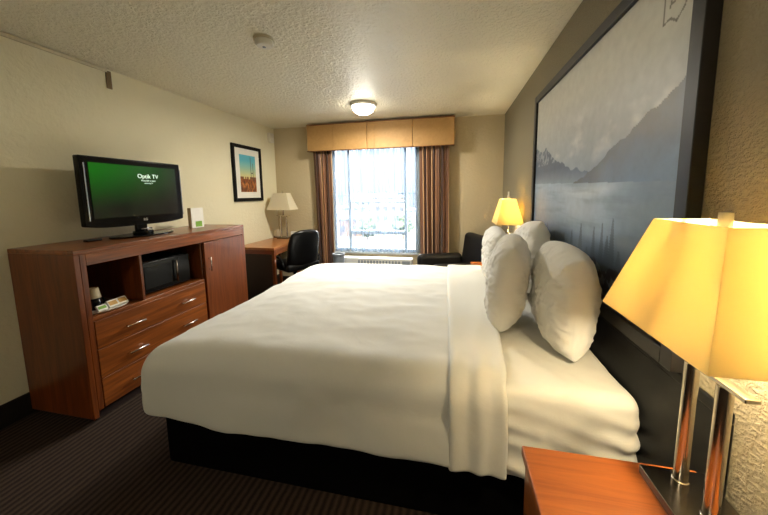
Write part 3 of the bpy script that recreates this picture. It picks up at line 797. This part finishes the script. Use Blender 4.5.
# ------------------------------------------------------------------ television
tv = empty('television', (-2.45, 2.035, DH), 'black flat television with a green picture on the dresser', 'television')
TC = Vector((-2.46, 2.0, DH))
TY0, TY1, TZ0, TZ1 = -0.40, 0.40, 0.085, 0.600   # local
def outline(inset, zlow_bow):
    y0, y1, z0, z1 = TY0+inset, TY1-inset, TZ0+inset, TZ1-inset
    pts = []
    for i in range(13):
        t = i/12; y = y0+(y1-y0)*t; pts.append((y, z0+zlow_bow*(2*t-1)**4))
    pts += [(y1, z1), (y0, z1)]
    return pts
g = MB(); o = outline(0, 0.022); n = len(o)
vs = [(0.0, y, z) for y, z in o] + [(-0.05, y, z) for y, z in o] + [(-0.085, y*0.7, 0.33+(z-0.33)*0.7) for y, z in o]
fc = [tuple(range(n)), tuple(range(2*n, 3*n))[::-1]]
for k in range(2):
    for i in range(n): j = (i+1) % n; fc.append((k*n+i, (k+1)*n+i, (k+1)*n+j, k*n+j))
g._add(vs, fc); g.build('housing', M['black_gloss'], tv, 0.010, seg=3)
def art_tv(u, v):
    # saturated green glow at upper left, fading to black downwards
    k = max(0, min(1, (v-0.18)/0.7))**1.2
    e = max(0, 1-u*0.75)
    g_ = 0.036*k*e+0.0015
    r_ = 0.0008+0.003*u*k; b__ = 0.001+0.004*u*k
    n = 0.003*max(0, fbm(u*3, v*3, 3)) 
    return (r_+n*u, g_+n, b__+n*u, 1)
grid_mesh('screen', lambda u, v: (0.0025, TY0+0.055+(TY1-TY0-0.11)*u, TZ0+0.075+(TZ1-TZ0-0.12)*v), 60, 40, M['screen'], tv, smooth=False, col=art_tv)
for sy in (TY0+0.028, TY1-0.005):
    g = MB(); g.box((-0.004, sy-0.004, TZ0+0.06), (0.005, sy+0.004, TZ1-0.05)); g.build('silver_strip', M['silver'], tv, 0.003)
text('screen_text', 'Optik TV', 0.047, M['led'], tv, (0.0035, 0.085, 0.475), (R(90), 0, R(90)), 0.0003)
text('screen_text', 'Press OK to start', 0.017, M['led'], tv, (0.0035, 0.085, 0.441), (R(90), 0, R(90)), 0.0003)
text('screen_text', 'watching TV', 0.015, M['led'], tv, (0.0035, 0.085, 0.421), (R(90), 0, R(90)), 0.0003)
text('brand_mark', 'LG', 0.028, M['white_plastic'], tv, (0.0012, 0.03, 0.128), (R(90), 0, R(90)), 0.0006)
g = MB(); g.box((-0.035, -0.045, 0.035), (-0.004, 0.045, 0.11)); g.build('neck', M['black_gloss'], tv, 0.008)
g = MB(); g.tube((0.006, -0.02, 0.052), (0.006, 0.07, 0.052), 0.006, n=10); g.build('silver_trim', M['silver'], tv, smooth=True)
g = MB(); g.prism([(0.0+0.13*math.cos(t), 0.25*math.sin(t)) for t in [2*PI*i/40 for i in range(40)]], 0.0, 0.014); g.build('stand_base', M['black_gloss'], tv, 0.004)
g = MB(); g.prism([(0.0+0.05*math.cos(t), 0.08*math.sin(t)) for t in [2*PI*i/24 for i in range(24)]], 0.014, 0.04); g.build('stand_collar', M['black_gloss'], tv, 0.006)
tag(box('remote_control', (-0.02, -0.05, 0), (0.02, 0.05, 0.016), M['black'], bevel=0.006, loc=(-2.50, 1.70, DH)), 'small black remote control on the dresser left of the television stand', 'remote')

# folded card beside tv
tcd = empty('tent_card', (-2.47, 2.615, DH), 'white folded card with a green print standing right of the television', 'card')
g = MB(); g.box((0.0, -0.075, 0.0), (0.003, 0.075, 0.195)); g.build('front_leaf', M['paper'], tcd)
g = MB(); g.box((-0.035, -0.078, 0.0), (0.0, -0.075, 0.195)); g.build('side_leaf', M['tan_paper'], tcd)
g = MB(); g.box((0.003, -0.030, 0.008), (0.0038, 0.050, 0.062)); g.build('green_print', M['green_print'], tcd, 0)

# ------------------------------------------------------------------ desk
dk = empty('desk', (-2.45, 3.95, 0), 'wooden corner desk with a curved front under the framed print', 'desk')
kc = Vector(dk.location); ZT = 0.76
poly = [(XL+0.006, 3.43), (-2.155, 3.43), (-2.160, 3.56), (-2.175, 3.70), (-2.20, 3.85), (-2.235, 3.98), (-2.285, 4.10), (-2.34, 4.19), (-2.35, 4.46), (XL+0.006, 4.46)]
MB().prism([(x-kc.x, y-kc.y) for x, y in poly], ZT-0.03, ZT).build('top', M['desk_top'], dk, 0.004)
def kb(n, a, b, m, **k): return box(n, tuple(Vector(a)-kc), tuple(Vector(b)-kc), m, dk, **k)
kb('leg', (-2.20, 3.44, 0), (-2.16, 3.48, ZT-0.03), M['wood_v']); kb('leg', (-2.70, 3.44, 0), (-2.66, 3.48, ZT-0.03), M['wood_v'])
kb('side_rail', (-2.66, 3.445, ZT-0.085), (-2.20, 3.47, ZT-0.03), M['wood_x'])
pl2 = [(-2.165, 3.48), (-2.18, 3.70), (-2.205, 3.85), (-2.24, 3.98), (-2.29, 4.10)]
g = MB(); q2 = [(x-0.015, y) for x, y in pl2]
g.prism([(x-kc.x, y-kc.y) for x, y in pl2+q2[::-1]], ZT-0.10, ZT-0.03); g.build('apron', M['wood'], dk)
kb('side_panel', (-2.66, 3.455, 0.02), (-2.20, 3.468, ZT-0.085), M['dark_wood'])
kb('leg', (-2.38, 4.41, 0), (-2.34, 4.45, ZT-0.03), M['wood_v']); kb('leg', (-2.70, 4.41, 0), (-2.66, 4.45, ZT-0.03), M['wood_v'])
ck = empty('desk_clock', (-2.668, 4.345, ZT), 'small white clock radio on the desk left of the ivory lamp', 'clock', rz=R(60))
box('case', (-0.03, -0.055, 0.012), (0.03, 0.055, 0.13), M['white_plastic'], ck, 0.012)
box('foot', (-0.032, -0.06, 0), (0.032, 0.06, 0.012), M['black'], ck, 0.003)
MB().tube((-0.032, 0, 0.075), (-0.0295, 0, 0.075), 0.035, n=24).build('dial', M['paper'], ck)
nc = empty('note_card', (-2.40, 4.40, ZT), 'cream folded note card on the desk right of the ivory lamp', 'card', rz=R(-80))
box('front_leaf', (0, -0.05, 0), (0.002, 0.05, 0.085), M['paper'], nc, 0); box('back_leaf', (-0.04, -0.05, 0), (-0.038, 0.05, 0.085), M['paper'], nc, 0)
box('spine', (-0.038, -0.05, 0.083), (0, 0.05, 0.085), M['paper'], nc, 0)

# ------------------------------------------------------------------ lamps
def frustum(name, mat, parent, bx, by, bz, tx, ty_, tz, ox=0):
    g = MB(); th = 0.0025
    def ring(hx, hy, z): return [(ox-hx, -hy, z), (ox+hx, -hy, z), (ox+hx, hy, z), (ox-hx, hy, z)]
    a, b = ring(bx, by, bz), ring(tx, ty_, tz); c, d = ring(bx-th, by-th, bz), ring(tx-th, ty_-th, tz)
    vs = a+b+c+d; f = []
    for i in range(4):
        j = (i+1) % 4; f += [(i, j, 4+j, 4+i), (8+j, 8+i, 12+i, 12+j), (i, 8+i, 8+j, j), (4+j, 12+j, 12+i, 4+i)]
    g._add(vs, f); return g.build(name, mat, parent, 0.001)
def make_lamp(loc, label, lit, rz=0):
    L = empty('table_lamp', loc, label, 'lamp', 'chrome twin-pole lamps with tapered shades', rz)
    box('base', (-0.066, -0.09, 0), (0.078, 0.09, 0.024), M['chrome_dark'], L, 0.002)
    for s in (-1, 1):
        p = MB(); p.lathe([(0.0, 0.024), (0.017, 0.024), (0.017, 0.036), (0.0145, 0.037), (0.0145, 0.345), (0.0, 0.345)], (0, 0.046*s, 0), 24)
        p.build('pole', M['chrome'], L, 0.001)
    box('crossbar', (-0.013, -0.107, 0.345), (0.013, 0.107, 0.355), M['chrome'], L, 0.002)
    MB().tube((0, 0, 0.355), (0, 0, 0.50), 0.009).build('socket_stem', M['chrome'], L, smooth=True)
    MB().tube((0.0, 0.046, 0.03), (0.0, 0.075, 0.03), 0.004, n=8).build('switch', M['black'], L)
    sp = MB()
    sp.box((-0.070, -0.004, 0.660), (0.046, 0.004, 0.664)); sp.box((-0.004, -0.105, 0.660), (0.004, 0.105, 0.664)); sp.box((-0.002, -0.002, 0.60), (0.002, 0.002, 0.66))
    for s in (-1, 1):
        pr = Vector((0, 0, 0.50))
        for q in [(0, 0.045*s, 0.52), (0, 0.05*s, 0.58), (0, 0.03*s, 0.64), (0, 0, 0.655)]: sp.tube(pr, q, 0.002, n=6); pr = Vector(q)
    sp.build('harp', M['chrome'], L)
    frustum('lamp_shade', M['shade'] if lit else M['shade_off'], L, 0.125, 0.190, 0.438, 0.060, 0.108, 0.685, -0.012)
    MB().lathe([(0, 0.664), (0.010, 0.664), (0.012, 0.672), (0.012, 0.706), (0, 0.708)], (0, 0, 0), 16).build('finial', M['cup'] if lit else M['chrome'], L, smooth=True)
    MB().lathe([(0, 0.50), (0.013, 0.50), (0.014, 0.52), (0.026, 0.55), (0.028, 0.57), (0.020, 0.592), (0, 0.60)], (0, 0, 0), 20).build('bulb', M['bulb'] if lit else M['opal_off'], L, smooth=True)
    if lit: lamp_light('lamp_light', 'POINT', (0.03, 0, 0.56), LAMP_W, LAMP_C, 0.03, L)
    return L
NZ = 0.66
make_lamp((0.568, 0.79, NZ), 'lit chrome lamp with a yellow glowing shade on the near nightstand, largest in view', True)
make_lamp((0.566, 3.31, NZ), 'lit chrome lamp with a yellow glowing shade on the far nightstand near the armchair', True)
make_lamp((-2.475, 4.24, ZT), 'unlit chrome lamp with an ivory shade on the corner desk', False, R(90))

# ------------------------------------------------------------------ nightstands
def make_nightstand(y0, y1, label):
    xc = (0.214+0.654)/2; yc = (y0+y1)/2; hx = 0.220; hy = (y1-y0)/2
    N = empty('nightstand', (xc, yc, 0), label, 'nightstand', 'cherry wood nightstands beside the bed')
    box('top', (-hx, -hy, NZ-0.03), (hx, hy, NZ), M['wood_top'], N, 0.004)
    box('side_panel', (-hx+0.01, -hy+0.01, 0.05), (hx-0.012, -hy+0.03, NZ-0.03), M['wood_v'], N)
    box('side_panel', (-hx+0.01, hy-0.03, 0.05), (hx-0.012, hy-0.01, NZ-0.03), M['wood_v'], N)
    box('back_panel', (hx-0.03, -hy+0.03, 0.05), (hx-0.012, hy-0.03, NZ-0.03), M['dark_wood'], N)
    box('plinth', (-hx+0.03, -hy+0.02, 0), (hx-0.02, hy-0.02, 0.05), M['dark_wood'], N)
    box('bottom_shelf', (-hx+0.01, -hy+0.03, 0.05), (hx-0.03, hy-0.03, 0.075), M['wood'], N)
    box('shelf', (-hx+0.01, -hy+0.03, 0.43), (hx-0.03, hy-0.03, 0.45), M['wood'], N)
    d = box('drawer', (-hx+0.006, -hy+0.032, 0.455), (-hx+0.028, hy-0.032, NZ-0.034), M['wood'], N)
    h = MB(); h.tube((-hx-0.02, -0.06, 0.54), (-hx-0.02, 0.06, 0.54), 0.005, n=10)
    for e in (-0.045, 0.045): h.tube((-hx+0.008, e, 0.54), (-hx-0.02, e, 0.54), 0.004, n=8)
    h.build('handle', M['nickel'], d, smooth=True)
make_nightstand(0.40, 0.915, 'orange-brown cherry nightstand at the lower right beside the camera end of the bed')
make_nightstand(3.165, 3.46, 'cherry nightstand between the far side of the bed and the armchair')

# ------------------------------------------------------------------ upholstered seats
def cushion(name, a, b, mat, parent, bevel=0.05, seg=5, rot=None, about=None):
    g = MB(); g.box(a, b, rot, about); return g.build(name, mat, parent, bevel, seg=seg)
ar = empty('armchair', (0.03, 3.93, 0), 'charcoal armchair angled in the corner beside the right curtain', 'armchair', rz=R(20))
# local: faces -x
A = M['arm_fabric']
cushion('seat', (-0.34, -0.25, 0.20), (0.22, 0.25, 0.44), A, ar, 0.05)
cushion('backrest', (0.20, -0.36, 0.24), (0.36, 0.36, 0.88), A, ar, 0.06, rot=Matrix.Rotation(R(8), 3, 'Y'), about=(0.28, 0, 0.24))
for s in (-1, 1):
    cushion('armrest', (-0.38, 0.25*s if s > 0 else -0.39, 0.12), (0.24, 0.39 if s > 0 else -0.25, 0.60), A, ar, 0.065, 6)
for xx in (-0.32, 0.28):
    for yy in (-0.33, 0.33): MB().tube((xx, yy, 0), (xx, yy, 0.20 if xx < 0 else 0.26), 0.02, 0.025, 10).build('leg', M['black'], ar)

oc = empty('desk_chair', (-2.08, 3.80, 0), 'black leather office chair pushed up to the corner desk', 'chair', rz=R(-30))
# local faces -x
cushion('seat', (-0.24, -0.25, 0.43), (0.24, 0.25, 0.53), M['leather'], oc, 0.04)
def backf(sg):
    def f(u, v):
        a = u*2-1; b = v
        w_ = 0.245*(1-0.16*b**4)*(1-0.06*(1-b)**2)
        e = (max(0, 1-abs(a)**4)*max(0, 1-abs(2*b-1)**6))**0.5
        x = 0.20+0.10*b+0.02*a*a*-1 + sg*0.045*e + 0.006*math.sin(b*16)*e*(1 if sg < 0 else 0)
        return (x, a*w_, 0.48+0.49*b*(1-0.10*abs(a)**3*b*b))
    return f
bk = grid_mesh('backrest', backf(1), 24, 30, M['leather'], oc)
bm = bmesh.new(); bm.from_mesh(bk.data); t2 = grid_mesh('tmp', backf(-1), 24, 30, M['leather']); bm.from_mesh(t2.data); bpy.data.objects.remove(t2)
bmesh.ops.remove_doubles(bm, verts=bm.verts, dist=1e-4); bmesh.ops.recalc_face_normals(bm, faces=bm.faces); bm.to_mesh(bk.data); bm.free()
for p in bk.data.polygons: p.use_smooth = True
for s in (-1, 1):
    g = MB(); pr = None
    for q in [(0.16, 0.265*s, 0.48), (0.17, 0.28*s, 0.56), (0.10, 0.285*s, 0.625), (-0.06, 0.285*s, 0.625), (-0.10, 0.28*s, 0.58), (-0.09, 0.265*s, 0.48)]:
        if pr: g.tube(pr, q, 0.016, n=10)
        pr = q
    g.build('armrest', M['black'], oc, smooth=True)
MB().tube((0, 0, 0.12), (0, 0, 0.44), 0.028, n=14).build('gas_column', M['black_gloss'], oc, smooth=True)
for i in range(5):
    a = 2*PI*i/5; lg = MB(); lg.tube((0, 0, 0.12), (0.27*math.cos(a), 0.27*math.sin(a), 0.075), 0.024, 0.016, 10); l_ = lg.build('leg', M['black'], oc, smooth=True)
    cx, cy = 0.27*math.cos(a), 0.27*math.sin(a)
    MB().tube((cx-0.012*math.sin(a), cy+0.012*math.cos(a), 0.03), (cx+0.012*math.sin(a), cy-0.012*math.cos(a), 0.03), 0.03, n=16).build('caster', M['black'], l_, smooth=True)

# ------------------------------------------------------------------ ceiling and wall fittings
cl = empty('ceiling_lamp', (-0.995, 3.56, H), 'lit round flush ceiling lamp in front of the valance', 'lamp')
MB().lathe([(0, 0), (0.150, 0), (0.155, -0.012), (0.150, -0.028), (0.135, -0.032), (0, -0.032)], n=40).build('rim', M['white_plastic'], cl, smooth=True)
MB().lathe([(0.128, -0.032), (0.126, -0.05), (0.105, -0.085), (0.07, -0.108), (0.03, -0.119), (0.0, -0.121)], n=40).build('glass_dome', M['dome'], cl, smooth=True)
lamp_light('ceiling_lamp_light', 'AREA', (0, 0, -0.125), CEIL_W, CEIL_C, 0, cl, shape='DISK', size=0.2)
sd = empty('smoke_detector', (-1.215, 1.955, H), 'round cream smoke detector on the ceiling', 'smoke detector')
MB().lathe([(0, 0), (0.066, 0), (0.066, -0.014), (0.0, -0.014)], n=36).build('mount', M['conduit'], sd, smooth=False)
MB().lathe([(0, -0.014), (0.058, -0.014), (0.058, -0.034), (0.046, -0.050), (0.0, -0.052)], n=36).build('body', M['white_plastic'], sd, 0.002)
MB().lathe([(0, -0.052), (0.012, -0.052), (0.010, -0.056), (0, -0.056)], n=20).build('sensor', M['grey_plastic'], sd, smooth=True)
ws = empty('wall_alarm', (XL, 4.36, 2.28), 'small white alarm box high on the left wall by the corner', 'alarm')
box('body', (0.001, -0.055, -0.07), (0.05, 0.055, 0.07), M['white_plastic'], ws, 0.008)
MB().tube((0.05, 0, 0.01), (0.062, 0, 0.01), 0.022, n=18).build('lens', M['white_plastic'], ws, smooth=True)
# unseen fill lamp, added behind the camera to brighten the room
el = empty('added_fill_lamp', (-1.0, -0.9, H), 'unseen round ceiling lamp added behind the camera as fill light', 'lamp')
MB().lathe([(0, 0), (0.150, 0), (0.155, -0.012), (0.150, -0.028), (0.135, -0.032), (0, -0.032)], n=40).build('rim', M['white_plastic'], el, smooth=True)
MB().lathe([(0.128, -0.032), (0.126, -0.05), (0.105, -0.085), (0.07, -0.108), (0.03, -0.119), (0.0, -0.121)], n=40).build('glass_dome', M['dome'], el, smooth=True)
lamp_light('added_fill_light', 'AREA', (0, 0, -0.125), FILL_W, CEIL_C, 0, el, shape='DISK', size=0.2)
sw = empty('light_switch', (XR, 4.02, 1.36), 'white switch plate on the right wall above the far lamp', 'switch')
box('plate', (-0.008, -0.037, -0.058), (-0.0005, 0.037, 0.058), M['white_plastic'], sw, 0.003)
box('toggle', (-0.018, -0.006, -0.010), (-0.008, 0.006, 0.012), M['white_plastic'], sw, 0.002)
